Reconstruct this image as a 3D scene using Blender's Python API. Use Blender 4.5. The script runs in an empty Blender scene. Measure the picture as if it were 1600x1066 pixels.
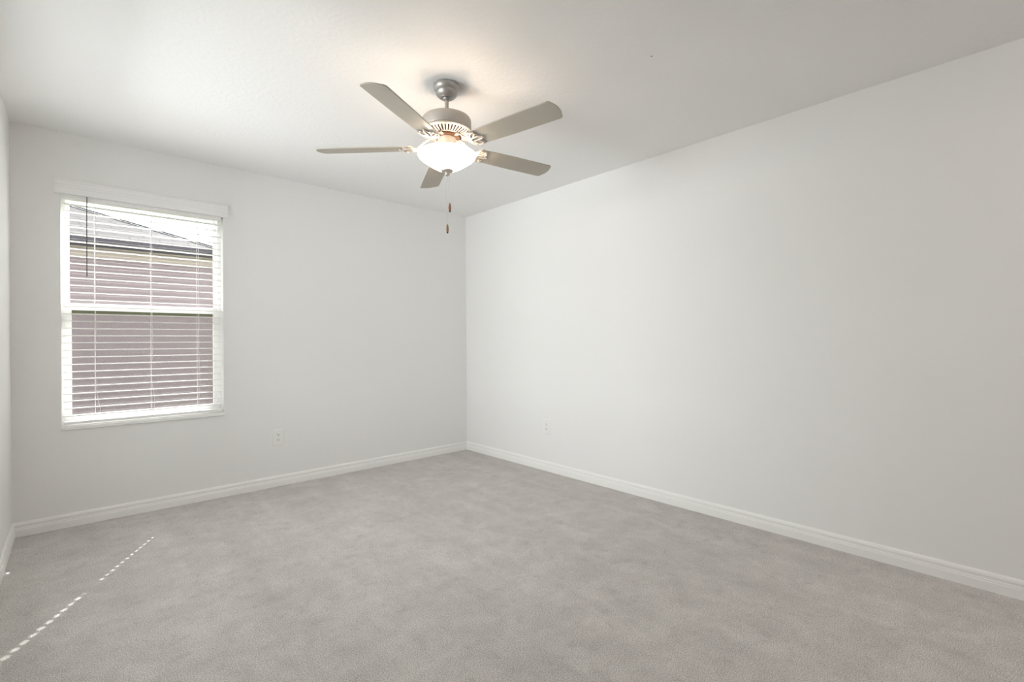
import bpy, bmesh, math, random
from mathutils import Vector, Matrix

random.seed(4)
C = bpy.context.scene.collection
S = bpy.context.scene
PI = math.pi
R = math.radians

# ------------------------------------------------------------------ camera
F_PX = 747.8
cam_data = bpy.data.cameras.new('camera')
cam_data.sensor_fit = 'HORIZONTAL'
cam_data.sensor_width = 36.0
cam_data.lens = F_PX / 1600.0 * 36.0
cam_data.clip_start = 0.02
cam_data.clip_end = 200
cam = bpy.data.objects.new('camera', cam_data)
C.objects.link(cam)
yaw, pitch, roll = 0.739548, -0.000463, -0.005544
fwd = Vector((math.sin(yaw) * math.cos(pitch), math.cos(yaw) * math.cos(pitch), math.sin(pitch)))
rgt = Vector((math.cos(yaw), -math.sin(yaw), 0))
up = rgt.cross(fwd)
c_, s_ = math.cos(roll), math.sin(roll)
rgt, up = rgt * c_ + up * s_, up * c_ - rgt * s_
m3 = Matrix((rgt, up, -fwd)).transposed()
cam.matrix_world = Matrix.Translation((-3.04267, -4.04884, 1.13837)) @ m3.to_4x4()
S.camera = cam

# ------------------------------------------------------------------ world, sun, side fill, portal, exposure
SKY = 3.6
SUN = 22.0
world = bpy.data.worlds.new('sky')
S.world = world
world.use_nodes = True
bg = world.node_tree.nodes['Background']
bg.inputs['Color'].default_value = (0.95, 0.975, 1.0, 1)
bg.inputs['Strength'].default_value = SKY

sun_data = bpy.data.lights.new('sun', 'SUN')
sun_data.energy = SUN
sun_data.angle = R(0.55)
sun_data.color = (1.0, 0.975, 0.94)
sun = bpy.data.objects.new('sun', sun_data)
C.objects.link(sun)
sun.rotation_mode = 'QUATERNION'
sun.rotation_quaternion = Vector((-0.541, -1.0, -1.14)).to_track_quat('-Z', 'Y')
sun.location = (3, 6, 8)

SIDE_FILL = 112.0
# added fill light outside an unseen side window made up for it
sl = bpy.data.lights.new('side_fill_light', 'AREA')
sl.shape = 'RECTANGLE'
sl.size, sl.size_y = 1.3, 1.1
sl.energy = SIDE_FILL
sl.color = (0.94, 0.975, 1.0)
so_ = bpy.data.objects.new('side_fill_light', sl)
C.objects.link(so_)
so_.location = (-5.0, -1.5, 1.35)
so_.rotation_euler = (R(90), 0, R(-90))     # faces +x, into the room

# portal guiding sky light through the front window
pl = bpy.data.lights.new('front_window_portal', 'AREA')
pl.shape = 'RECTANGLE'
pl.size, pl.size_y = 0.9, 1.5
pl.cycles.is_portal = True
po = bpy.data.objects.new('front_window_portal', pl)
C.objects.link(po)
po.location = (-2.67, 0.19, 1.35)
po.rotation_euler = (R(-90), 0, 0)     # faces -y

S.view_settings.view_transform = 'Standard'
S.view_settings.look = 'None'
S.view_settings.gamma = 1.0
S.view_settings.use_curve_mapping = False
S.view_settings.exposure = 0.0
S.cycles.use_denoising = True
S.cycles.use_adaptive_sampling = False
S.cycles.max_bounces = 14
S.cycles.diffuse_bounces = 10
S.cycles.transparent_max_bounces = 24
S.cycles.sample_clamp_indirect = 14.0
S.cycles.caustics_reflective = False
S.cycles.caustics_refractive = False


# ------------------------------------------------------------------ materials
def mat(name, col, rough=0.6, metal=0.0, spec=0.3, bump=None, noise=None, emit=None):
    m = bpy.data.materials.new(name)
    m.use_nodes = True
    nt = m.node_tree
    b = nt.nodes['Principled BSDF']
    b.inputs['Base Color'].default_value = (*col, 1)
    b.inputs['Roughness'].default_value = rough
    b.inputs['Metallic'].default_value = metal
    b.inputs['Specular IOR Level'].default_value = spec
    tc = None
    if bump or noise:
        tc = nt.nodes.new('ShaderNodeTexCoord')
    if noise:                                   # (scale, amount)
        n = nt.nodes.new('ShaderNodeTexNoise')
        n.inputs['Scale'].default_value = noise[0]
        n.inputs['Detail'].default_value = 4
        nt.links.new(tc.outputs['Object'], n.inputs['Vector'])
        mx = nt.nodes.new('ShaderNodeMix'); mx.data_type = 'RGBA'
        a = noise[1]
        mx.inputs[6].default_value = (*[max(0, c * (1 - a)) for c in col], 1)
        mx.inputs[7].default_value = (*[min(1, c * (1 + a)) for c in col], 1)
        nt.links.new(n.outputs['Fac'], mx.inputs[0])
        nt.links.new(mx.outputs[2], b.inputs['Base Color'])
    if bump:                                    # (scale, strength, distance)
        n2 = nt.nodes.new('ShaderNodeTexNoise')
        n2.inputs['Scale'].default_value = bump[0]
        n2.inputs['Detail'].default_value = 3
        nt.links.new(tc.outputs['Object'], n2.inputs['Vector'])
        bp = nt.nodes.new('ShaderNodeBump')
        bp.inputs['Strength'].default_value = bump[1]
        bp.inputs['Distance'].default_value = bump[2]
        nt.links.new(n2.outputs['Fac'], bp.inputs['Height'])
        nt.links.new(bp.outputs['Normal'], b.inputs['Normal'])
    if emit:
        b.inputs['Emission Color'].default_value = (*emit[0], 1)
        b.inputs['Emission Strength'].default_value = emit[1]
    return m


M = {}
M['wall'] = mat('wall_paint', (0.81, 0.807, 0.798), 0.75, bump=(60, 0.12, 0.002))
M['trim'] = mat('trim_paint', (0.86, 0.857, 0.84), 0.4, spec=0.4)
M['vinyl'] = mat('white_vinyl', (0.88, 0.88, 0.87), 0.35, spec=0.4)
M['slat'] = mat('blind_slat', (0.84, 0.835, 0.83), 0.45, spec=0.4)
M['cord'] = mat('blind_cord', (0.85, 0.84, 0.83), 0.8)
M['sill'] = mat('white_marble', (0.86, 0.86, 0.84), 0.25, noise=(8, 0.03))
M['wand'] = mat('smoky_plastic', (0.11, 0.09, 0.08), 0.3, spec=0.5)
M['plate'] = mat('outlet_plastic', (0.82, 0.82, 0.80), 0.35, spec=0.4)
M['slot'] = mat('outlet_slot', (0.05, 0.045, 0.04), 0.6)
M['nickel'] = mat('brushed_nickel', (0.40, 0.385, 0.37), 0.42, metal=0.85, noise=(40, 0.06))
M['nickel_soft'] = mat('satin_nickel', (0.50, 0.46, 0.42), 0.45, metal=0.55, noise=(30, 0.05))
M['dark_core'] = mat('motor_core', (0.06, 0.035, 0.02), 0.6)
M['copper'] = mat('motor_winding', (0.10, 0.05, 0.028), 0.5, metal=0.4)
M['blade'] = mat('blade_veneer', (0.47, 0.435, 0.375), 0.5, noise=(14, 0.04))
M['fob'] = mat('wood_fob', (0.24, 0.095, 0.04), 0.45, noise=(60, 0.2))
M['fob2'] = mat('light_wood_fob', (0.27, 0.14, 0.065), 0.45, noise=(60, 0.2))
M['fob_tip'] = mat('fob_tip', (0.05, 0.025, 0.015), 0.5)
M['chain'] = mat('bead_chain', (0.55, 0.53, 0.5), 0.3, metal=0.8)
M['stucco'] = mat('mauve_stucco', (0.195, 0.157, 0.165), 0.9, bump=(40, 0.5, 0.01), noise=(7, 0.06))
M['soffit'] = mat('tan_soffit', (0.31, 0.268, 0.238), 0.8)
M['gutter'] = mat('dark_gutter', (0.045, 0.04, 0.05), 0.5)
M['ground'] = mat('alley_grass', (0.10, 0.12, 0.05), 1.0, noise=(3, 0.3))
M['screen_frame'] = mat('olive_screen_frame', (0.17, 0.165, 0.10), 0.5)


def shingle():
    m = mat('roof_shingles', (0.13, 0.115, 0.125), 0.9)
    nt = m.node_tree
    tc = nt.nodes.new('ShaderNodeTexCoord')
    br = nt.nodes.new('ShaderNodeTexBrick')
    br.inputs['Scale'].default_value = 1.0
    br.inputs['Brick Width'].default_value = 0.30
    br.inputs['Row Height'].default_value = 0.14
    br.inputs['Mortar Size'].default_value = 0.012
    br.inputs['Color1'].default_value = (0.042, 0.037, 0.042, 1)
    br.inputs['Color2'].default_value = (0.031, 0.027, 0.031, 1)
    br.inputs['Mortar'].default_value = (0.012, 0.011, 0.012, 1)
    nt.links.new(tc.outputs['Object'], br.inputs['Vector'])
    nt.links.new(br.outputs['Color'], nt.nodes['Principled BSDF'].inputs['Base Color'])
    return m


M['shingle'] = shingle()


def see_through(name, tint, gloss, diff=None, dfac=0.0):
    m = bpy.data.materials.new(name)
    m.use_nodes = True
    nt = m.node_tree
    nt.nodes.clear()
    out = nt.nodes.new('ShaderNodeOutputMaterial')
    tr = nt.nodes.new('ShaderNodeBsdfTransparent')
    tr.inputs['Color'].default_value = (*tint, 1)
    g = nt.nodes.new('ShaderNodeBsdfGlossy') if diff is None else nt.nodes.new('ShaderNodeBsdfDiffuse')
    if diff is None:
        g.inputs['Roughness'].default_value = 0.0
    else:
        g.inputs['Color'].default_value = (*diff, 1)
    mx = nt.nodes.new('ShaderNodeMixShader')
    mx.inputs[0].default_value = gloss if diff is None else dfac
    nt.links.new(tr.outputs[0], mx.inputs[1])
    nt.links.new(g.outputs[0], mx.inputs[2])
    nt.links.new(mx.outputs[0], out.inputs['Surface'])
    return m


M['glass'] = see_through('window_glass', (0.96, 0.97, 0.965), 0.04)
M['mesh'] = see_through('insect_mesh', (1, 1, 1), 0, (0.16, 0.145, 0.145), 0.2)


def ceiling_mat():
    m = mat('ceiling_paint', (0.85, 0.847, 0.84), 0.85)
    nt = m.node_tree
    b = nt.nodes['Principled BSDF']
    tc = nt.nodes.new('ShaderNodeTexCoord')
    n = nt.nodes.new('ShaderNodeTexNoise')
    n.inputs['Scale'].default_value = 45
    n.inputs['Detail'].default_value = 2
    nt.links.new(tc.outputs['Object'], n.inputs['Vector'])
    r = nt.nodes.new('ShaderNodeValToRGB')          # knockdown texture: flat-topped splatter
    r.color_ramp.elements[0].position = 0.42
    r.color_ramp.elements[1].position = 0.58
    nt.links.new(n.outputs['Fac'], r.inputs['Fac'])
    # one tiny dark fleck in the paint
    ds = nt.nodes.new('ShaderNodeVectorMath'); ds.operation = 'DISTANCE'
    ds.inputs[1].default_value = (-1.085, -2.863, 2.44)
    nt.links.new(tc.outputs['Object'], ds.inputs[0])
    lt = nt.nodes.new('ShaderNodeMath'); lt.operation = 'LESS_THAN'
    lt.inputs[1].default_value = 0.0045
    nt.links.new(ds.outputs['Value'], lt.inputs[0])
    mx = nt.nodes.new('ShaderNodeMix'); mx.data_type = 'RGBA'
    mx.inputs[6].default_value = (0.85, 0.847, 0.84, 1)
    mx.inputs[7].default_value = (0.20, 0.19, 0.17, 1)
    nt.links.new(lt.outputs[0], mx.inputs[0])
    nt.links.new(mx.outputs[2], b.inputs['Base Color'])
    bp = nt.nodes.new('ShaderNodeBump')
    bp.inputs['Strength'].default_value = 0.16
    bp.inputs['Distance'].default_value = 0.002
    nt.links.new(r.outputs['Color'], bp.inputs['Height'])
    nt.links.new(bp.outputs['Normal'], b.inputs['Normal'])
    return m


M['ceiling'] = ceiling_mat()


def carpet_mat():
    m = mat('carpet', (0.5, 0.48, 0.45), 1.0, spec=0.05)
    nt = m.node_tree
    N, L = nt.nodes, nt.links
    b = N['Principled BSDF']
    tc = N.new('ShaderNodeTexCoord')

    def noise(scale, detail, rough=0.5, vec=None, dist=0.0):
        n = N.new('ShaderNodeTexNoise')
        n.inputs['Scale'].default_value = scale
        n.inputs['Detail'].default_value = detail
        n.inputs['Roughness'].default_value = rough
        n.inputs['Distortion'].default_value = dist
        L.new(vec or tc.outputs['Object'], n.inputs['Vector'])
        return n

    def ramp(fac, stops):
        r = N.new('ShaderNodeValToRGB')
        e = r.color_ramp.elements
        e[0].position, e[0].color = stops[0][0], (*[stops[0][1]] * 3, 1)
        e[1].position, e[1].color = stops[-1][0], (*[stops[-1][1]] * 3, 1)
        for p, v in stops[1:-1]:
            q = e.new(p); q.color = (v, v, v, 1)
        L.new(fac, r.inputs['Fac'])
        return r.outputs['Color']

    def mul(a, b_):
        x = N.new('ShaderNodeMix'); x.data_type = 'RGBA'; x.blend_type = 'MULTIPLY'
        x.inputs[0].default_value = 1.0
        L.new(a, x.inputs[6]); L.new(b_, x.inputs[7])
        return x.outputs[2]

    base = N.new('ShaderNodeRGB')
    base.outputs[0].default_value = (0.57, 0.545, 0.525, 1)
    # brushed-pile patches (footprints) and vacuum strokes running towards the window
    patches = ramp(noise(6.5, 6, 0.66, None, 0.4).outputs['Fac'], [(0.34, 0.91), (0.5, 0.985), (0.64, 1.055)])
    mp = N.new('ShaderNodeMapping')
    mp.inputs['Rotation'].default_value = (0, 0, R(-3))
    mp.inputs['Scale'].default_value = (6.5, 0.8, 1.0)
    L.new(tc.outputs['Object'], mp.inputs['Vector'])
    patch2 = ramp(noise(1.0, 4, 0.6, mp.outputs[0], 0.5).outputs['Fac'], [(0.3, 0.94), (0.7, 1.05)])
    # tufts
    tuft = noise(250, 3, 0.7)
    tuftc = ramp(tuft.outputs['Fac'], [(0.30, 0.30), (0.48, 0.98), (0.68, 1.45)])
    fine = ramp(noise(520, 1, 0.5).outputs['Fac'], [(0.3, 0.84), (0.7, 1.14)])
    dabs = ramp(noise(19, 4, 0.65, None, 0.8).outputs['Fac'], [(0.28, 0.86), (0.44, 0.99), (0.70, 1.03)])
    col = mul(mul(mul(mul(mul(base.outputs[0], patches), patch2), dabs), tuftc), fine)
    L.new(col, b.inputs['Base Color'])
    bp = N.new('ShaderNodeBump')
    bp.inputs['Strength'].default_value = 0.3
    bp.inputs['Distance'].default_value = 0.004
    L.new(tuft.outputs['Fac'], bp.inputs['Height'])
    bp2 = N.new('ShaderNodeBump')
    bp2.inputs['Strength'].default_value = 0.2
    bp2.inputs['Distance'].default_value = 0.02
    L.new(noise(22, 3, 0.6).outputs['Fac'], bp2.inputs['Height'])
    L.new(bp.outputs['Normal'], bp2.inputs['Normal'])
    L.new(bp2.outputs['Normal'], b.inputs['Normal'])
    return m


M['carpet'] = carpet_mat()


def bowl_mat():
    m = bpy.data.materials.new('frosted_lit_glass')
    m.use_nodes = True
    nt = m.node_tree
    b = nt.nodes['Principled BSDF']
    b.inputs['Base Color'].default_value = (0.85, 0.8, 0.72, 1)
    b.inputs['Roughness'].default_value = 0.3
    # alabaster swirl of the glass
    tc = nt.nodes.new('ShaderNodeTexCoord')
    n = nt.nodes.new('ShaderNodeTexNoise')
    n.inputs['Scale'].default_value = 9
    n.inputs['Distortion'].default_value = 1.2
    nt.links.new(tc.outputs['Object'], n.inputs['Vector'])
    r = nt.nodes.new('ShaderNodeValToRGB')
    r.color_ramp.elements[0].position = 0.35
    r.color_ramp.elements[0].color = (1.0, 0.80, 0.56, 1)
    r.color_ramp.elements[1].position = 0.7
    r.color_ramp.elements[1].color = (1.0, 0.90, 0.74, 1)
    nt.links.new(n.outputs['Fac'], r.inputs['Fac'])
    nt.links.new(r.outputs['Color'], b.inputs['Emission Color'])
    b.inputs['Emission Strength'].default_value = 6.5
    return m


M['bowl'] = bowl_mat()


# ------------------------------------------------------------------ mesh helpers
def bx(bm, x0, x1, y0, y1, z0, z1, mtx=None):
    vs = [bm.verts.new((x, y, z)) for x in (x0, x1) for y in (y0, y1) for z in (z0, z1)]
    if mtx is not None:
        for v in vs:
            v.co = mtx @ v.co
    for f in ((0, 1, 3, 2), (4, 6, 7, 5), (0, 4, 5, 1), (2, 3, 7, 6), (0, 2, 6, 4), (1, 5, 7, 3)):
        bm.faces.new([vs[i] for i in f])
    return vs


def lathe(bm, prof, seg=64, cx=0.0, cy=0.0, mtx=None):
    rings = []
    for r, z in prof:
        if r < 1e-6:
            rings.append([bm.verts.new((cx, cy, z))])
        else:
            rings.append([bm.verts.new((cx + r * math.cos(2 * PI * i / seg), cy + r * math.sin(2 * PI * i / seg), z)) for i in range(seg)])
    for a, b in zip(rings, rings[1:]):
        for i in range(seg):
            j = (i + 1) % seg
            if len(a) == 1 and len(b) == 1:
                continue
            if len(a) == 1:
                bm.faces.new((a[0], b[i], b[j]))
            elif len(b) == 1:
                bm.faces.new((a[i], b[0], a[j]))
            else:
                bm.faces.new((a[i], b[i], b[j], a[j]))
    if mtx is not None:
        for ring in rings:
            for v in ring:
                v.co = mtx @ v.co


def tube(bm, pts, rad, seg=8, closed=False, flat=1.0):
    pts = [Vector(p) for p in pts]
    n = len(pts)
    rings = []
    for i, p in enumerate(pts):
        a = pts[(i - 1) % n] if (closed or i > 0) else p
        b = pts[(i + 1) % n] if (closed or i < n - 1) else p
        t = (b - a).normalized()
        ref = Vector((0, 0, 1)) if abs(t.z) < 0.9 else Vector((1, 0, 0))
        u = t.cross(ref).normalized()
        w = u.cross(t).normalized()
        r = rad(i / max(1, n - 1)) if callable(rad) else rad
        rings.append([bm.verts.new(p + u * r * math.cos(2 * PI * k / seg) + w * r * flat * math.sin(2 * PI * k / seg)) for k in range(seg)])
    m = n if closed else n - 1
    for i in range(m):
        A, B = rings[i], rings[(i + 1) % n]
        for k in range(seg):
            l = (k + 1) % seg
            bm.faces.new((A[k], A[l], B[l], B[k]))
    if not closed:
        bm.faces.new(rings[0][::-1])
        bm.faces.new(rings[-1])


def obj(name, bm, m, parent=None, smooth=False, bevel=None, loc=None):
    bmesh.ops.recalc_face_normals(bm, faces=bm.faces)
    me = bpy.data.meshes.new(name)
    bm.to_mesh(me)
    bm.free()
    o = bpy.data.objects.new(name, me)
    C.objects.link(o)
    me.materials.append(m)
    if smooth:
        for p in me.polygons:
            p.use_smooth = True
        try:
            me.set_sharp_from_angle(angle=R(40))
        except Exception:
            pass
    if bevel:
        bv = o.modifiers.new('bevel', 'BEVEL')
        bv.width = bevel
        bv.segments = 2
        bv.limit_method = 'ANGLE'
        bv.angle_limit = R(40)
    if loc is not None:
        o.location = loc
    if parent is not None:
        o.parent = parent
    return o


def struct(name, bm, m, **k):
    o = obj(name, bm, m, **k)
    o['kind'] = 'structure'
    return o


def thing(name, label, cat, loc=(0, 0, 0), group=None):
    o = bpy.data.objects.new(name, None)
    o.empty_display_size = 0.1
    C.objects.link(o)
    o.location = loc
    o['label'] = label
    o['category'] = cat
    if group:
        o['group'] = group
    return o


NB = bmesh.new

# ------------------------------------------------------------------ room shell
W, D, H = 3.3231, 6.0, 2.44
T = 0.16
# front window opening
OX0, OX1, OZ0, OZ1 = -3.108, -2.233, 0.600, 2.085

b = NB(); bx(b, -W - T, T, -D - T, T, -0.12, 0); struct('floor', b, M['carpet'])
b = NB(); bx(b, -W - T, T, -D - T, T, H, H + 0.12); struct('ceiling', b, M['ceiling'])


def wall_with_hole(name, x0, x1, y0, y1, hx0, hx1, hz0, hz1):
    b = NB()
    bx(b, x0, hx0, y0, y1, 0, H)
    bx(b, hx1, x1, y0, y1, 0, H)
    bx(b, hx0, hx1, y0, y1, 0, hz0)
    bx(b, hx0, hx1, y0, y1, hz1, H)
    return struct(name, b, M['wall'])


wall_with_hole('wall_front', -W - T, T, 0, T, OX0, OX1, OZ0, OZ1)
b = NB(); bx(b, -W - T, T, -D - T, -D, 0, H); struct('wall_back', b, M['wall'])
b = NB(); bx(b, 0, T, -D, 0, 0, H); struct('wall_right', b, M['wall'])
b = NB()
bx(b, -W - T, -W, -D, -2.15, 0, H)
bx(b, -W - T, -W, -0.85, 0, 0, H)
bx(b, -W - T, -W, -2.15, -0.85, 0, 0.70)
bx(b, -W - T, -W, -2.15, -0.85, 2.10, H)
struct('wall_left', b, M['wall'])

# baseboards: stepped colonial profile (distance from wall, height)
BP = [(0, 0), (0.0145, 0), (0.0145, 0.040), (0.0125, 0.044), (0.0125, 0.050), (0.0100, 0.053), (0.0100, 0.061),
      (0.0120, 0.064), (0.0115, 0.072), (0.0085, 0.079), (0.004, 0.083), (0, 0.0835)]


def baseboard(name, p0, p1, nrm):
    b = NB()
    n = Vector(nrm)
    ends = []
    for p, d in ((Vector(p0), (Vector(p1) - Vector(p0)).normalized()), (Vector(p1), (Vector(p0) - Vector(p1)).normalized())):
        ends.append([b.verts.new((p.x + n.x * t + d.x * t, p.y + n.y * t + d.y * t, z)) for t, z in BP])   # mitred at the corners
    k = len(BP)
    for i in range(k):
        j = (i + 1) % k
        b.faces.new((ends[0][i], ends[0][j], ends[1][j], ends[1][i]))
    b.faces.new(ends[0]); b.faces.new(ends[1][::-1])
    return struct(name, b, M['trim'])


baseboard('baseboard_front', (-W, 0, 0), (0, 0, 0), (0, -1, 0))
baseboard('baseboard_right', (0, 0, 0), (0, -D, 0), (-1, 0, 0))
baseboard('baseboard_left', (-W, -D, 0), (-W, 0, 0), (1, 0, 0))
baseboard('baseboard_back', (0, -D, 0), (-W, -D, 0), (0, 1, 0))


# ------------------------------------------------------------------ windows
def rect_frame(b, x0, x1, z0, z1, y0, y1, l, r, bo, to):
    bx(b, x0, x0 + l, y0, y1, z0, z1)
    bx(b, x1 - r, x1, y0, y1, z0, z1)
    bx(b, x0 + l, x1 - r, y0, y1, z0, z0 + bo)
    bx(b, x0 + l, x1 - r, y0, y1, z1 - to, z1)


win = bpy.data.objects.new('window_1', None)
C.objects.link(win)
win.location = ((OX0 + OX1) / 2, 0.1, OZ0)
win['kind'] = 'structure'


def wpart(name, b, m, **k):
    o = obj(name, b, m, **k)
    o.parent = win
    o.location = -Vector(win.location)
    return o


MR = 1.372       # centre height of the meeting rail
b = NB(); rect_frame(b, OX0, OX1, OZ0 + 0.02, OZ1, 0.085, 0.155, 0.022, 0.022, 0.03, 0.018)
wpart('window_frame', b, M['vinyl'], bevel=0.002)
b = NB(); rect_frame(b, OX0 + 0.022, OX1 - 0.022, MR - 0.02, OZ1 - 0.018, 0.125, 0.148, 0.018, 0.018, 0.045, 0.016)
us = wpart('upper_sash', b, M['vinyl'], bevel=0.002)
b = NB(); rect_frame(b, OX0 + 0.022, OX1 - 0.022, OZ0 + 0.05, MR + 0.022, 0.092, 0.120, 0.026, 0.026, 0.03, 0.044)
bx(b, -2.74, -2.62, 0.088, 0.10, MR + 0.010, MR + 0.020)   # sash lift lip
ls = wpart('lower_sash', b, M['vinyl'], bevel=0.002)
b = NB(); bx(b, OX0 + 0.038, OX1 - 0.038, 0.134, 0.138, MR + 0.02, OZ1 - 0.032)
g = wpart('window_pane', b, M['glass'])
b = NB(); bx(b, OX0 + 0.046, OX1 - 0.046, 0.104, 0.108, OZ0 + 0.078, MR - 0.020)
g = wpart('window_pane', b, M['glass'])
b = NB(); rect_frame(b, OX0 + 0.023, OX1 - 0.023, OZ0 + 0.052, MR - 0.001, 0.126, 0.134, 0.012, 0.012, 0.012, 0.044)
wpart('screen_frame', b, M['screen_frame'])
b = NB(); bx(b, OX0 + 0.034, OX1 - 0.034, 0.129, 0.130, OZ0 + 0.062, MR - 0.044)
wpart('insect_screen', b, M['mesh'])
b = NB(); bx(b, OX0 - 0.001, OX1 + 0.001, -0.014, 0.155, OZ0, OZ0 + 0.021)
wpart('window_sill', b, M['sill'], bevel=0.003)

# made-up side window out of view, added to let the fill light in


def make_fill_window(name, loc, rz, w):
    e = bpy.data.objects.new(name, None)
    C.objects.link(e)
    e.location = loc
    e.rotation_euler = (0, 0, rz)
    e['kind'] = 'structure'
    b = NB(); rect_frame(b, -w / 2, w / 2, 0, 1.4, 0.07, 0.13, 0.04, 0.04, 0.05, 0.04)
    bx(b, -w / 2 + 0.04, w / 2 - 0.04, 0.08, 0.12, 0.68, 0.72)
    obj('window_frame', b, M['vinyl'], e)
    b = NB(); bx(b, -w / 2 + 0.04, w / 2 - 0.04, 0.098, 0.102, 0.05, 1.36)
    obj('window_pane', b, M['glass'], e)


make_fill_window('fill_window', (-W, -1.50, 0.70), PI / 2, 1.30)

# ------------------------------------------------------------------ blind
blind = thing('window_blind', 'white two-inch faux wood blind with slats open, hanging in the window', 'blind', (-2.67, 0.03, OZ1))
BO = -Vector(blind.location)


def bpart(name, b, m, parent=None, **k):
    o = obj(name, b, m, **k)
    o.parent = parent or blind
    if parent is None:
        o.location = BO
    return o


BX0, BX1 = OX0 + 0.010, OX1 - 0.010
BY = 0.034                # centre of the slats, inside the reveal
HW = 0.0250               # half slat width
# valance: moulded board in front of the wall face
VP = [(0.000, 2.062), (-0.020, 2.062), (-0.022, 2.066), (-0.022, 2.098), (-0.025, 2.102), (-0.025, 2.112), (-0.029, 2.117), (-0.029, 2.130), (-0.033, 2.136), (-0.033, 2.143), (-0.028, 2.146), (-0.0, 2.146)]
b = NB()
e0 = [b.verts.new((OX0 - 0.026, y, z)) for y, z in VP]
e1 = [b.verts.new((OX1 + 0.026, y, z)) for y, z in VP]
k = len(VP)
for i in range(k):
    j = (i + 1) % k
    b.faces.new((e0[i], e0[j], e1[j], e1[i]))
b.faces.new(e0); b.faces.new(e1[::-1])
bpart('valance', b, M['slat'])
b = NB(); bx(b, BX0, BX1, 0.006, 0.060, 2.040, 2.083); bpart('headrail', b, M['vinyl'], bevel=0.002)

LX = [-2.949, -2.659, -2.390]      # ladder positions
PITCH = 0.0457
n_slats = 30
z_top = 2.008


def slat_bm(holes):
    """curved slat, optionally with an oval route hole at each ladder"""
    b = NB()
    ny = 6
    th = 0.0036
    xs = [BX0]
    for lx in LX:
        xs += [lx - 0.006, lx + 0.006]
    xs.append(BX1)
    ys = [-HW, -HW * 0.62, -0.0070, 0.0070, HW * 0.62, HW]
    crown = lambda y: 0.0016 * (1 - (y / HW) ** 2)
    T_, B_ = {}, {}
    for i, x in enumerate(xs):
        for j, y in enumerate(ys):
            T_[i, j] = b.verts.new((x, BY + y, crown(y) + th / 2))
            B_[i, j] = b.verts.new((x, BY + y, crown(y) - th / 2))
    cells = set()
    for i in range(len(xs) - 1):
        for j in range(len(ys) - 1):
            if i in holes and j == 2:
                continue
            cells.add((i, j))
    for i, j in cells:
        b.faces.new((T_[i, j], T_[i + 1, j], T_[i + 1, j + 1], T_[i, j + 1]))
        b.faces.new((B_[i, j], B_[i, j + 1], B_[i + 1, j + 1], B_[i + 1, j]))
        for (di, dj, a, c) in ((-1, 0, (i, j), (i, j + 1)), (1, 0, (i + 1, j + 1), (i + 1, j)), (0, -1, (i + 1, j), (i, j)), (0, 1, (i, j + 1), (i + 1, j + 1))):
            if (i + di, j + dj) not in cells:
                b.faces.new((T_[a], T_[c], B_[c], B_[a]))
    return b


first = bpart('slat', slat_bm({1, 5}), M['slat'])
last_bm = slat_bm({5})
first.location = BO + Vector((0, 0, z_top))
for i in range(1, n_slats - 1):
    s = first.copy()
    C.objects.link(s)
    s.parent = blind
    s.location = BO + Vector((0, 0, z_top - i * PITCH))
last = bpart('slat', last_bm, M['slat'])
last.location = BO + Vector((0, 0, z_top - (n_slats - 1) * PITCH))
z_low = z_top - (n_slats - 1) * PITCH
b = NB(); bx(b, BX0, BX1, BY - 0.025, BY + 0.025, 0.632, 0.647); bpart('bottom_rail', b, M['slat'], bevel=0.003)

for n, lx in enumerate(LX):
    b = NB()
    for yy in (BY - HW - 0.0012, BY + HW + 0.0012):
        tube(b, [(lx, yy, 2.045), (lx, yy, 0.645)], 0.0007, 5)
    for i in range(n_slats):                       # rungs under each slat
        z = z_top - i * PITCH - 0.0022
        tube(b, [(lx + 0.004, BY - HW - 0.001, z), (lx + 0.004, BY + HW + 0.001, z)], 0.0005, 4)
    bpart('ladder_cord', b, M['cord'])
    b = NB()                                       # slack lift cord in front of the slats, wavering low down
    pts = []
    for q in range(49):
        t = q / 48
        z = 2.045 - t * 1.395
        amp = max(0.0, t - 0.5) * 2
        dx = amp * [0.004, 0.012, 0.005][n] * math.sin(t * [15, 22, 17][n])
        if n == 0 and t > 0.88:
            dx += (t - 0.88) * 0.22
        pts.append((lx + 0.003 + dx, BY - HW - 0.0045 - amp * 0.003, z))
    tube(b, pts, 0.0012, 6)
    bpart('lift_cord', b, M['cord'])
    b = NB(); bx(b, lx - 0.006, lx + 0.006, BY - HW - 0.004, BY - HW - 0.001, 0.634, 0.650); bpart('cord_clip', b, M['slat'])
b = NB()
tube(b, [(-2.985, -0.004, 2.062), (-2.985, -0.006, 2.03), (-2.986, -0.012, 1.995), (-2.987, -0.012, 1.57)], 0.0028, 6)
lathe(b, [(0, 1.556), (0.0036, 1.558), (0.0042, 1.565), (0.003, 1.575), (0, 1.576)], 10, -2.987, -0.012)
bpart('tilt_wand', b, M['wand'], smooth=True)


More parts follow.
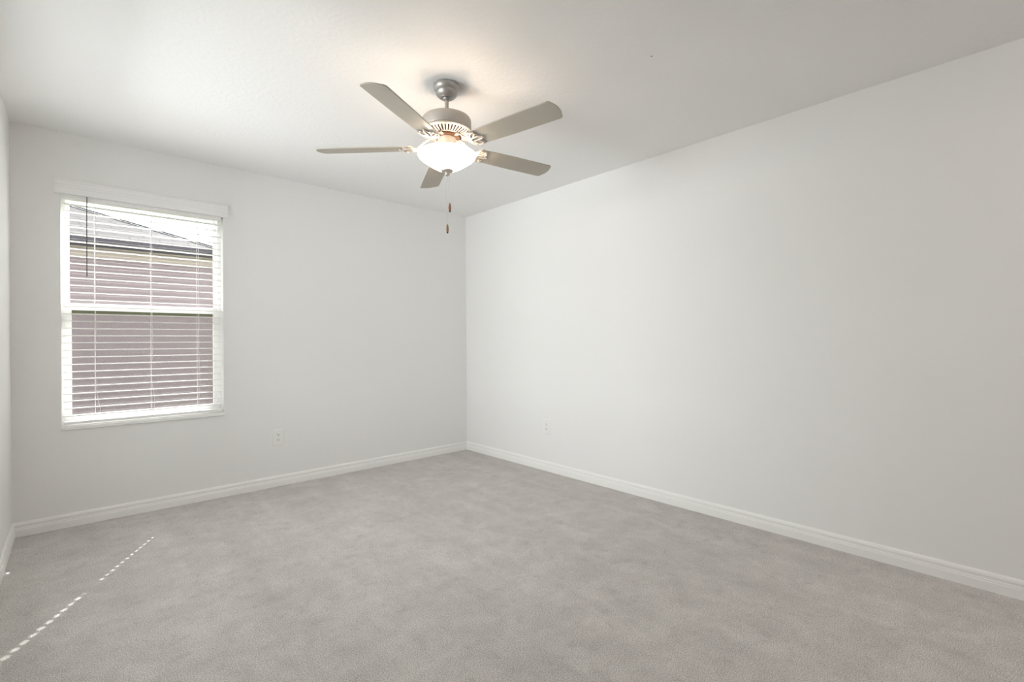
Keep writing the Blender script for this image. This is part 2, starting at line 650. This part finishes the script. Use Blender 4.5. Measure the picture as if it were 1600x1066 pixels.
# ------------------------------------------------------------------ outlets
def outlet(label, loc, rz):
    t = thing('wall_outlet', label, 'outlet', loc)
    t.rotation_euler = (0, 0, rz)          # local: plate in xz, facing -y
    b = NB()
    w, h = 0.040, 0.063
    fr = [b.verts.new(p) for p in ((-w, 0, -h), (w, 0, -h), (w, 0, h), (-w, 0, h))]
    w2, h2 = w - 0.004, h - 0.004
    fm = [b.verts.new(p) for p in ((-w, -0.003, -h), (w, -0.003, -h), (w, -0.003, h), (-w, -0.003, h))]
    fi = [b.verts.new(p) for p in ((-w2, -0.0062, -h2), (w2, -0.0062, -h2), (w2, -0.0062, h2), (-w2, -0.0062, h2))]
    for A, B in ((fr, fm), (fm, fi)):
        for i in range(4):
            j = (i + 1) % 4
            b.faces.new((A[i], A[j], B[j], B[i]))
    b.faces.new(fi); b.faces.new(fr[::-1])
    obj('cover_plate', b, M['plate'], t)
    for s in (-1, 1):
        b = NB()
        zc = s * 0.0195
        pts = []
        for q in range(28):
            a = 2 * PI * q / 28
            x = 0.0172 * math.cos(a)
            z = max(-0.0118, min(0.0118, 0.0172 * math.sin(a)))
            pts.append((x, z))
        A = [b.verts.new((x, -0.0060, zc + z)) for x, z in pts]
        B = [b.verts.new((x * 0.96, -0.0080, zc + z * 0.96)) for x, z in pts]
        for i in range(28):
            j = (i + 1) % 28
            b.faces.new((A[i], A[j], B[j], B[i]))
        b.faces.new(B)
        f = obj('receptacle', b, M['plate'], t)
        b = NB()
        bx(b, -0.0085, -0.0058, -0.0084, -0.0075, zc - 0.0015, zc + 0.0080)
        bx(b, 0.0058, 0.0085, -0.0084, -0.0075, zc - 0.0005, zc + 0.0070)
        lathe(b, [(0, 0.0004), (0.0030, 0.0004), (0.0030, 0), (0, 0)], 12, mtx=Matrix.Translation((0, -0.0080, zc - 0.0070)) @ Matrix.Rotation(PI / 2, 4, 'X'))
        obj('plug_slots', b, M['slot'], f)
    b = NB()
    lathe(b, [(0, 0.0012), (0.0022, 0.0010), (0.003, 0), (0, 0)], 14, mtx=Matrix.Translation((0, -0.0062, 0)) @ Matrix.Rotation(PI / 2, 4, 'X'))
    obj('plate_screw', b, M['plate'], t, smooth=True)
    return t


outlet('white double power outlet low on the window wall, right of the blind', (-1.860, 0, 0.386), 0)
outlet('white double power outlet low on the long right-hand wall', (0, -1.163, 0.387), -PI / 2)

# ------------------------------------------------------------------ ceiling fan
FX, FY = -1.6395, -2.0272
DZ = 0.012       # everything under the downrod hangs this much higher
fan = thing('ceiling_fan', 'five-blade ceiling fan in brushed nickel with lit frosted bowl and two pull chains', 'ceiling fan', (FX, FY, H))


def fpart(name, b, m, parent=None, **k):
    """geometry given around the fan axis with absolute heights"""
    o = obj(name, b, m, **k)
    o.parent = parent or fan
    if parent is None:
        o.location = (0, 0, -H + (0 if name == 'canopy' else DZ))
    return o


b = NB()
lathe(b, [(0, 2.4395), (0.0650, 2.4395), (0.0675, 2.437), (0.0680, 2.430), (0.0660, 2.421), (0.0620, 2.414), (0.0565, 2.4095), (0.0550, 2.4080), (0.0560, 2.406), (0.0550, 2.399), (0.0500, 2.389), (0.0420, 2.381), (0.0340, 2.377), (0.0325, 2.3745), (0.0230, 2.373), (0, 2.373)])
fpart('canopy', b, M['nickel'], smooth=True)
b = NB()
lathe(b, [(0, 2.368), (0.019, 2.366), (0.0205, 2.359), (0.016, 2.352), (0.0095, 2.349), (0.0095, 2.272), (0.018, 2.268), (0.022, 2.260), (0, 2.26)], 32)
fpart('downrod', b, M['nickel'], smooth=True)
b = NB()
lathe(b, [(0, 2.2685), (0.030, 2.2685), (0.080, 2.2665), (0.110, 2.262), (0.1185, 2.2575), (0.1225, 2.252), (0.1240, 2.244), (0.1240, 2.206), (0.1225, 2.199), (0.116, 2.1965), (0, 2.1965)])
housing = fpart('motor_housing', b, M['nickel_soft'], smooth=True)
# vented lower ring: curved ribs with real gaps over a dark core
b = NB()
vp = [(0.120, 2.1965), (0.127, 2.193), (0.1275, 2.188), (0.122, 2.180), (0.111, 2.174), (0.082, 2.167), (0.074, 2.166)]
NS = 44
seg = NS * 4
rings = [[b.verts.new((r * math.cos(2 * PI * i / seg), r * math.sin(2 * PI * i / seg), z)) for i in range(seg)] for r, z in vp]
for q in range(len(vp) - 1):
    for i in range(seg):
        if q in (3, 4) and i % 4 in (0, 1):
            continue
        j = (i + 1) % seg
        b.faces.new((rings[q][i], rings[q + 1][i], rings[q + 1][j], rings[q][j]))
vent = fpart('vent_ring', b, M['nickel_soft'], smooth=True)
so = vent.modifiers.new('solidify', 'SOLIDIFY'); so.thickness = 0.0015; so.offset = 0
b = NB(); lathe(b, [(0, 2.1960), (0.112, 2.1960), (0.110, 2.186), (0.070, 2.174), (0, 2.174)]); fpart('motor_core', b, M['dark_core'], smooth=True)
b = NB(); lathe(b, [(0, 2.174), (0.066, 2.174), (0.068, 2.168), (0.066, 2.161), (0.052, 2.159), (0, 2.159)]); fpart('flywheel', b, M['copper'], smooth=True)
b = NB()
lathe(b, [(0, 2.162), (0.040, 2.162), (0.045, 2.158), (0.046, 2.150), (0.046, 2.096), (0.050, 2.090), (0.070, 2.0875), (0.0955, 2.0865), (0.0955, 2.081), (0, 2.081)])
fpart('switch_housing', b, M['nickel_soft'], smooth=True)

# blades, pitched, on ornate arms
Z_B, PH, R_T, HWB, PIT = 2.1125, -1.373, 0.650, 0.0612, -0.195
TX, TY = 0.017, -0.009


def blade_mtx(k):
    a = PH + k * R(72)
    ca, sa = math.cos(a), math.sin(a)
    slope = TX * ca + TY * sa
    # blade local: x outward, y counter-clockwise, z up
    m = Matrix.Rotation(a, 4, 'Z') @ Matrix.Rotation(-math.atan(slope), 4, 'Y')
    return Matrix.Translation((0, 0, Z_B + DZ - H)) @ m


def blade_mesh():
    b = NB()
    r0 = 0.172
    out = []
    # outline, counter-clockwise
    w0, w1 = 0.0535, HWB
    for (x, y) in ((r0 + 0.012, -w0), (R_T * 0.6, -w1 + 0.001), (R_T - 0.016, -w1)):
        out.append((x, y))
    for q in range(1, 6):
        a = -PI / 2 + q * (PI / 2) / 6
        out.append((R_T - 0.016 + 0.016 * math.cos(a), -w1 + 0.016 + 0.016 * math.sin(a)))
    for q in range(0, 9):
        t = -1 + 2 * q / 8
        out.append((R_T + 0.012 * (1 - t * t), t * (w1 - 0.016)))
    for q in range(1, 6):
        a = q * (PI / 2) / 6
        out.append((R_T - 0.016 + 0.016 * math.cos(a), w1 - 0.016 + 0.016 * math.sin(a)))
    for (x, y) in ((R_T - 0.016, w1), (R_T * 0.6, w1 - 0.001), (r0 + 0.012, w0)):
        out.append((x, y))
    for (x, y) in ((r0, w0 - 0.012), (r0, -w0 + 0.012)):
        out.append((x, y))
    rot = Matrix.Rotation(PIT, 4, 'X')
    t = 0.003
    lo = [b.verts.new(rot @ Vector((x, y, -t))) for x, y in out]
    hi = [b.verts.new(rot @ Vector((x, y, t))) for x, y in out]
    n = len(out)
    for i in range(n):
        j = (i + 1) % n
        b.faces.new((lo[i], lo[j], hi[j], hi[i]))
    b.faces.new(lo[::-1]); b.faces.new(hi)
    return b


def arm_mesh():
    """cast arm: stem from the flywheel, then scrolled openwork plate under the blade root"""
    b = NB()
    dz = 2.164 - Z_B
    stem = [(0.050, 0, dz), (0.085, 0, dz - 0.004), (0.112, 0, dz - 0.022), (0.135, 0, 0.012), (0.155, 0, -0.006), (0.175, 0, -0.008)]
    tube(b, stem, lambda t: 0.0125 - 0.004 * math.sin(t * PI), 10, flat=0.42)
    rot = Matrix.Rotation(PIT, 4, 'X')

    def P(x, y, z=-0.0065):
        return rot @ Vector((x, y, z))

    # centre tongue and fan of petals ending in screw pads
    def loop(cx, cy, rx, ry, ang, r=0.0042):
        pts = []
        for q in range(20):
            a = 2 * PI * q / 20
            x, y = rx * math.cos(a), ry * math.sin(a) * (1 + 0.35 * math.cos(a))
            pts.append(P(cx + x * math.cos(ang) - y * math.sin(ang), cy + x * math.sin(ang) + y * math.cos(ang)))
        tube(b, pts, r, 6, closed=True, flat=0.8)
    loop(0.200, 0, 0.034, 0.012, 0)
    for s in (-1, 1):
        loop(0.188, s * 0.024, 0.030, 0.010, s * R(38))
        loop(0.168, s * 0.018, 0.017, 0.008, s * R(70), 0.0036)
        tube(b, [P(0.150, s * 0.004), P(0.158, s * 0.030), P(0.176, s * 0.047), P(0.198, s * 0.050), P(0.214, s * 0.044)], 0.0038, 6, flat=0.8)
        tube(b, [P(0.214, s * 0.044), P(0.222, s * 0.026), P(0.216, s * 0.016), P(0.234, s * 0.004)], 0.0034, 6, flat=0.8)
    for x, y in ((0.236, 0), (0.212, 0.042), (0.212, -0.042)):
        mt = Matrix.Translation(P(x, y, -0.0085)) @ rot
        lathe(b, [(0, -0.003), (0.004, -0.0028), (0.0052, 0), (0.009, 0.001), (0.0095, 0.005), (0, 0.005)], 16, mtx=mt)
    return b


am = arm_mesh()
bl = blade_mesh()
blade0 = obj('blade', bl, M['blade'], fan, bevel=0.0015)
arm0 = obj('blade_arm', am, M['nickel_soft'], fan, smooth=True)
for k in range(5):
    o1 = blade0 if k == 0 else blade0.copy()
    o2 = arm0 if k == 0 else arm0.copy()
    for o in (o1, o2):
        if k:
            C.objects.link(o)
        o.parent = fan
        o.matrix_local = blade_mtx(k)

# frosted bowl with an open top
b = NB()
lathe(b, [(0.0965, 2.0855), (0.110, 2.0860), (0.128, 2.0850), (0.1395, 2.0820), (0.1460, 2.0775), (0.1475, 2.072), (0.1440, 2.064), (0.133, 2.053), (0.112, 2.0385), (0.085, 2.020), (0.056, 2.004), (0.028, 1.997), (0.006, 1.996),
          (0.006, 1.999), (0.028, 2.000), (0.055, 2.008), (0.083, 2.024), (0.109, 2.0415), (0.129, 2.056), (0.140, 2.066), (0.1435, 2.072), (0.142, 2.0755), (0.1375, 2.079), (0.127, 2.0818), (0.110, 2.0828), (0.0965, 2.0825), (0.0965, 2.0855)], 72)
fpart('glass_bowl', b, M['bowl'], smooth=True)
b = NB()
lathe(b, [(0, 2.000), (0.029, 2.000), (0.031, 1.996), (0.029, 1.991), (0.020, 1.987), (0.0125, 1.985), (0.0115, 1.980), (0.012, 1.975), (0.009, 1.970), (0.0045, 1.967), (0, 1.966)], 36)
fpart('finial', b, M['nickel_soft'], smooth=True)


def chain(dx, z0, z1, fm):
    # thin bead chain with a turned wooden fob
    b = NB()
    z = z0
    x, y = dx
    while z > z1:
        lathe(b, [(0, z + 0.0012), (0.0011, z), (0, z - 0.0012)], 6, x, y)
        z -= 0.0030
    tube(b, [(x, y, z0), (x, y, z1)], 0.0004, 4)
    ch = fpart('pull_chain', b, M['chain'])
    b = NB()
    lathe(b, [(0, z1 + 0.001), (0.0022, z1), (0.0042, z1 - 0.006), (0.0060, z1 - 0.018), (0.0064, z1 - 0.028), (0.0056, z1 - 0.036), (0.0048, z1 - 0.040), (0, z1 - 0.040)], 20, x, y)
    f = fpart('fob', b, fm, parent=ch, smooth=True)
    b = NB()
    lathe(b, [(0, z1 - 0.040), (0.0048, z1 - 0.040), (0.0042, z1 - 0.0455), (0, z1 - 0.046)], 20, x, y)
    fpart('fob_tip', b, M['fob_tip'], parent=ch, smooth=True)


# offsets chosen along the room; one chain from the finial, one from the switch beside it
chain((0.000, 0.000), 1.968, 1.722, M['fob2'])
chain((0.0095, -0.008), 1.985, 1.830, M['fob'])

# ceiling fill lamp added out of view to brighten the right side
fl = thing('fill_lamp', 'added fill lamp with a round glowing dome, out of view near the back wall', 'ceiling lamp', (-0.90, -5.15, H))
b = NB(); lathe(b, [(0, -0.0005), (0.15, -0.0005), (0.155, -0.01), (0.15, -0.03), (0.13, -0.035), (0, -0.035)], 40); obj('fill_lamp_base', b, M['nickel'], fl, smooth=True)
b = NB(); lathe(b, [(0.138, -0.034), (0.136, -0.050), (0.122, -0.072), (0.095, -0.092), (0.055, -0.106), (0, -0.111)], 40)
obj('fill_lamp_dome', b, mat('fill_dome', (0.9, 0.88, 0.85), emit=((1.0, 0.95, 0.905), 56.0)), fl, smooth=True)

# bulbs inside the bowl
SPILL = 0.95
for k, a in enumerate((R(20), R(200))):
    px, py = 0.062 * math.cos(a), 0.062 * math.sin(a)
    b = NB()
    bmesh.ops.create_uvsphere(b, u_segments=16, v_segments=10, radius=0.019)
    bm_ = obj('light_bulb', b, mat('bulb_glow_%d' % k, (0.9, 0.85, 0.8), emit=((1.0, 0.72, 0.42), 6.0)), fan, smooth=True)
    bm_.location = (px, py, 2.055 + DZ - H)
for k in range(5):  # added point lights above the bowl rim, standing in for bulb light on blades
    a = PH + R(72 * k - 15)
    d = bpy.data.lights.new('bowl_spill_light', 'POINT')
    d.energy = SPILL
    d.color = (1.0, 0.76, 0.58)
    d.shadow_soft_size = 0.007
    o = bpy.data.objects.new('bowl_spill_light', d)
    C.objects.link(o)
    o.location = (FX + 0.138 * math.cos(a), FY + 0.138 * math.sin(a), 2.094 + DZ)

# ------------------------------------------------------------------ outside
b = NB(); bx(b, -12, 8, T + 0.02, 14, -0.40, -0.30); struct('ground', b, M['ground'])

nh = thing('neighbor_house', 'neighbouring mauve stucco house with dark gutter and shingled hip roof, seen through the blind', 'house', (-3.5, 3.7, -0.30))
NO = -Vector(nh.location)
EY, EZ, EXC = 3.30, 2.355, -1.575       # eave line distance, gutter top height, eave corner x


def npart(name, b, m, **k):
    o = obj(name, b, m, **k)
    o.parent = nh
    o.location = NO
    return o


b = NB(); bx(b, -9.0, EXC - 0.02, EY + 0.26, 10, -0.30, EZ - 0.10); npart('stucco_wall', b, M['stucco'])
b = NB(); bx(b, -9.3, EXC - 0.01, EY + 0.012, EY + 0.26, EZ - 0.100, EZ - 0.085); npart('soffit', b, M['soffit'])
b = NB(); bx(b, -9.3, EXC - 0.02, EY + 0.235, EY + 0.26, EZ - 0.20, EZ - 0.10); npart('frieze_board', b, M['soffit'])
b = NB()
gp = [(0.0, -0.085), (-0.045, -0.085), (-0.070, -0.050), (-0.075, 0.0), (-0.066, 0.0), (-0.060, -0.045), (-0.040, -0.075), (0.0, -0.075)]
for xx in (0,):
    a0 = [b.verts.new((-9.3, EY + y, EZ + z)) for y, z in gp]
    a1 = [b.verts.new((EXC + 0.03, EY + y, EZ + z)) for y, z in gp]
    for i in range(len(gp)):
        j = (i + 1) % len(gp)
        b.faces.new((a0[i], a0[j], a1[j], a1[i]))
    b.faces.new(a0); b.faces.new(a1[::-1])
bx(b, -9.3, EXC, EY, EY + 0.02, EZ - 0.10, EZ + 0.005)
npart('gutter', b, M['gutter'])
# hip roof: front slope and right-hand hip slope, built as solid slabs
SL = 0.425


def slab(name, pts, m, th=0.03):
    b = NB()
    hi = [b.verts.new(p) for p in pts]
    lo = [b.verts.new((p[0], p[1], p[2] - th)) for p in pts]
    n = len(pts)
    b.faces.new(hi); b.faces.new(lo[::-1])
    for i in range(n):
        j = (i + 1) % n
        b.faces.new((hi[i], hi[j], lo[j], lo[i]))
    return npart(name, b, m)


run = 3.4
y0 = EY - 0.02
slab('roof_slope', [(-9.3, y0, EZ + 0.01), (EXC, y0, EZ + 0.01), (EXC - run, y0 + run, EZ + 0.01 + SL * run), (-9.3, y0 + run, EZ + 0.01 + SL * run)], M['shingle'])
slab('roof_slope', [(EXC, y0, EZ + 0.01), (EXC, y0 + 2 * run, EZ + 0.01), (EXC - run, y0 + run, EZ + 0.01 + SL * run)], M['shingle'])
b = NB()
tube(b, [(EXC - q * run / 30, y0 + q * run / 30, EZ + 0.022 + SL * q * run / 30) for q in range(31)], 0.020, 6, flat=0.5)
npart('hip_cap', b, M['shingle'])
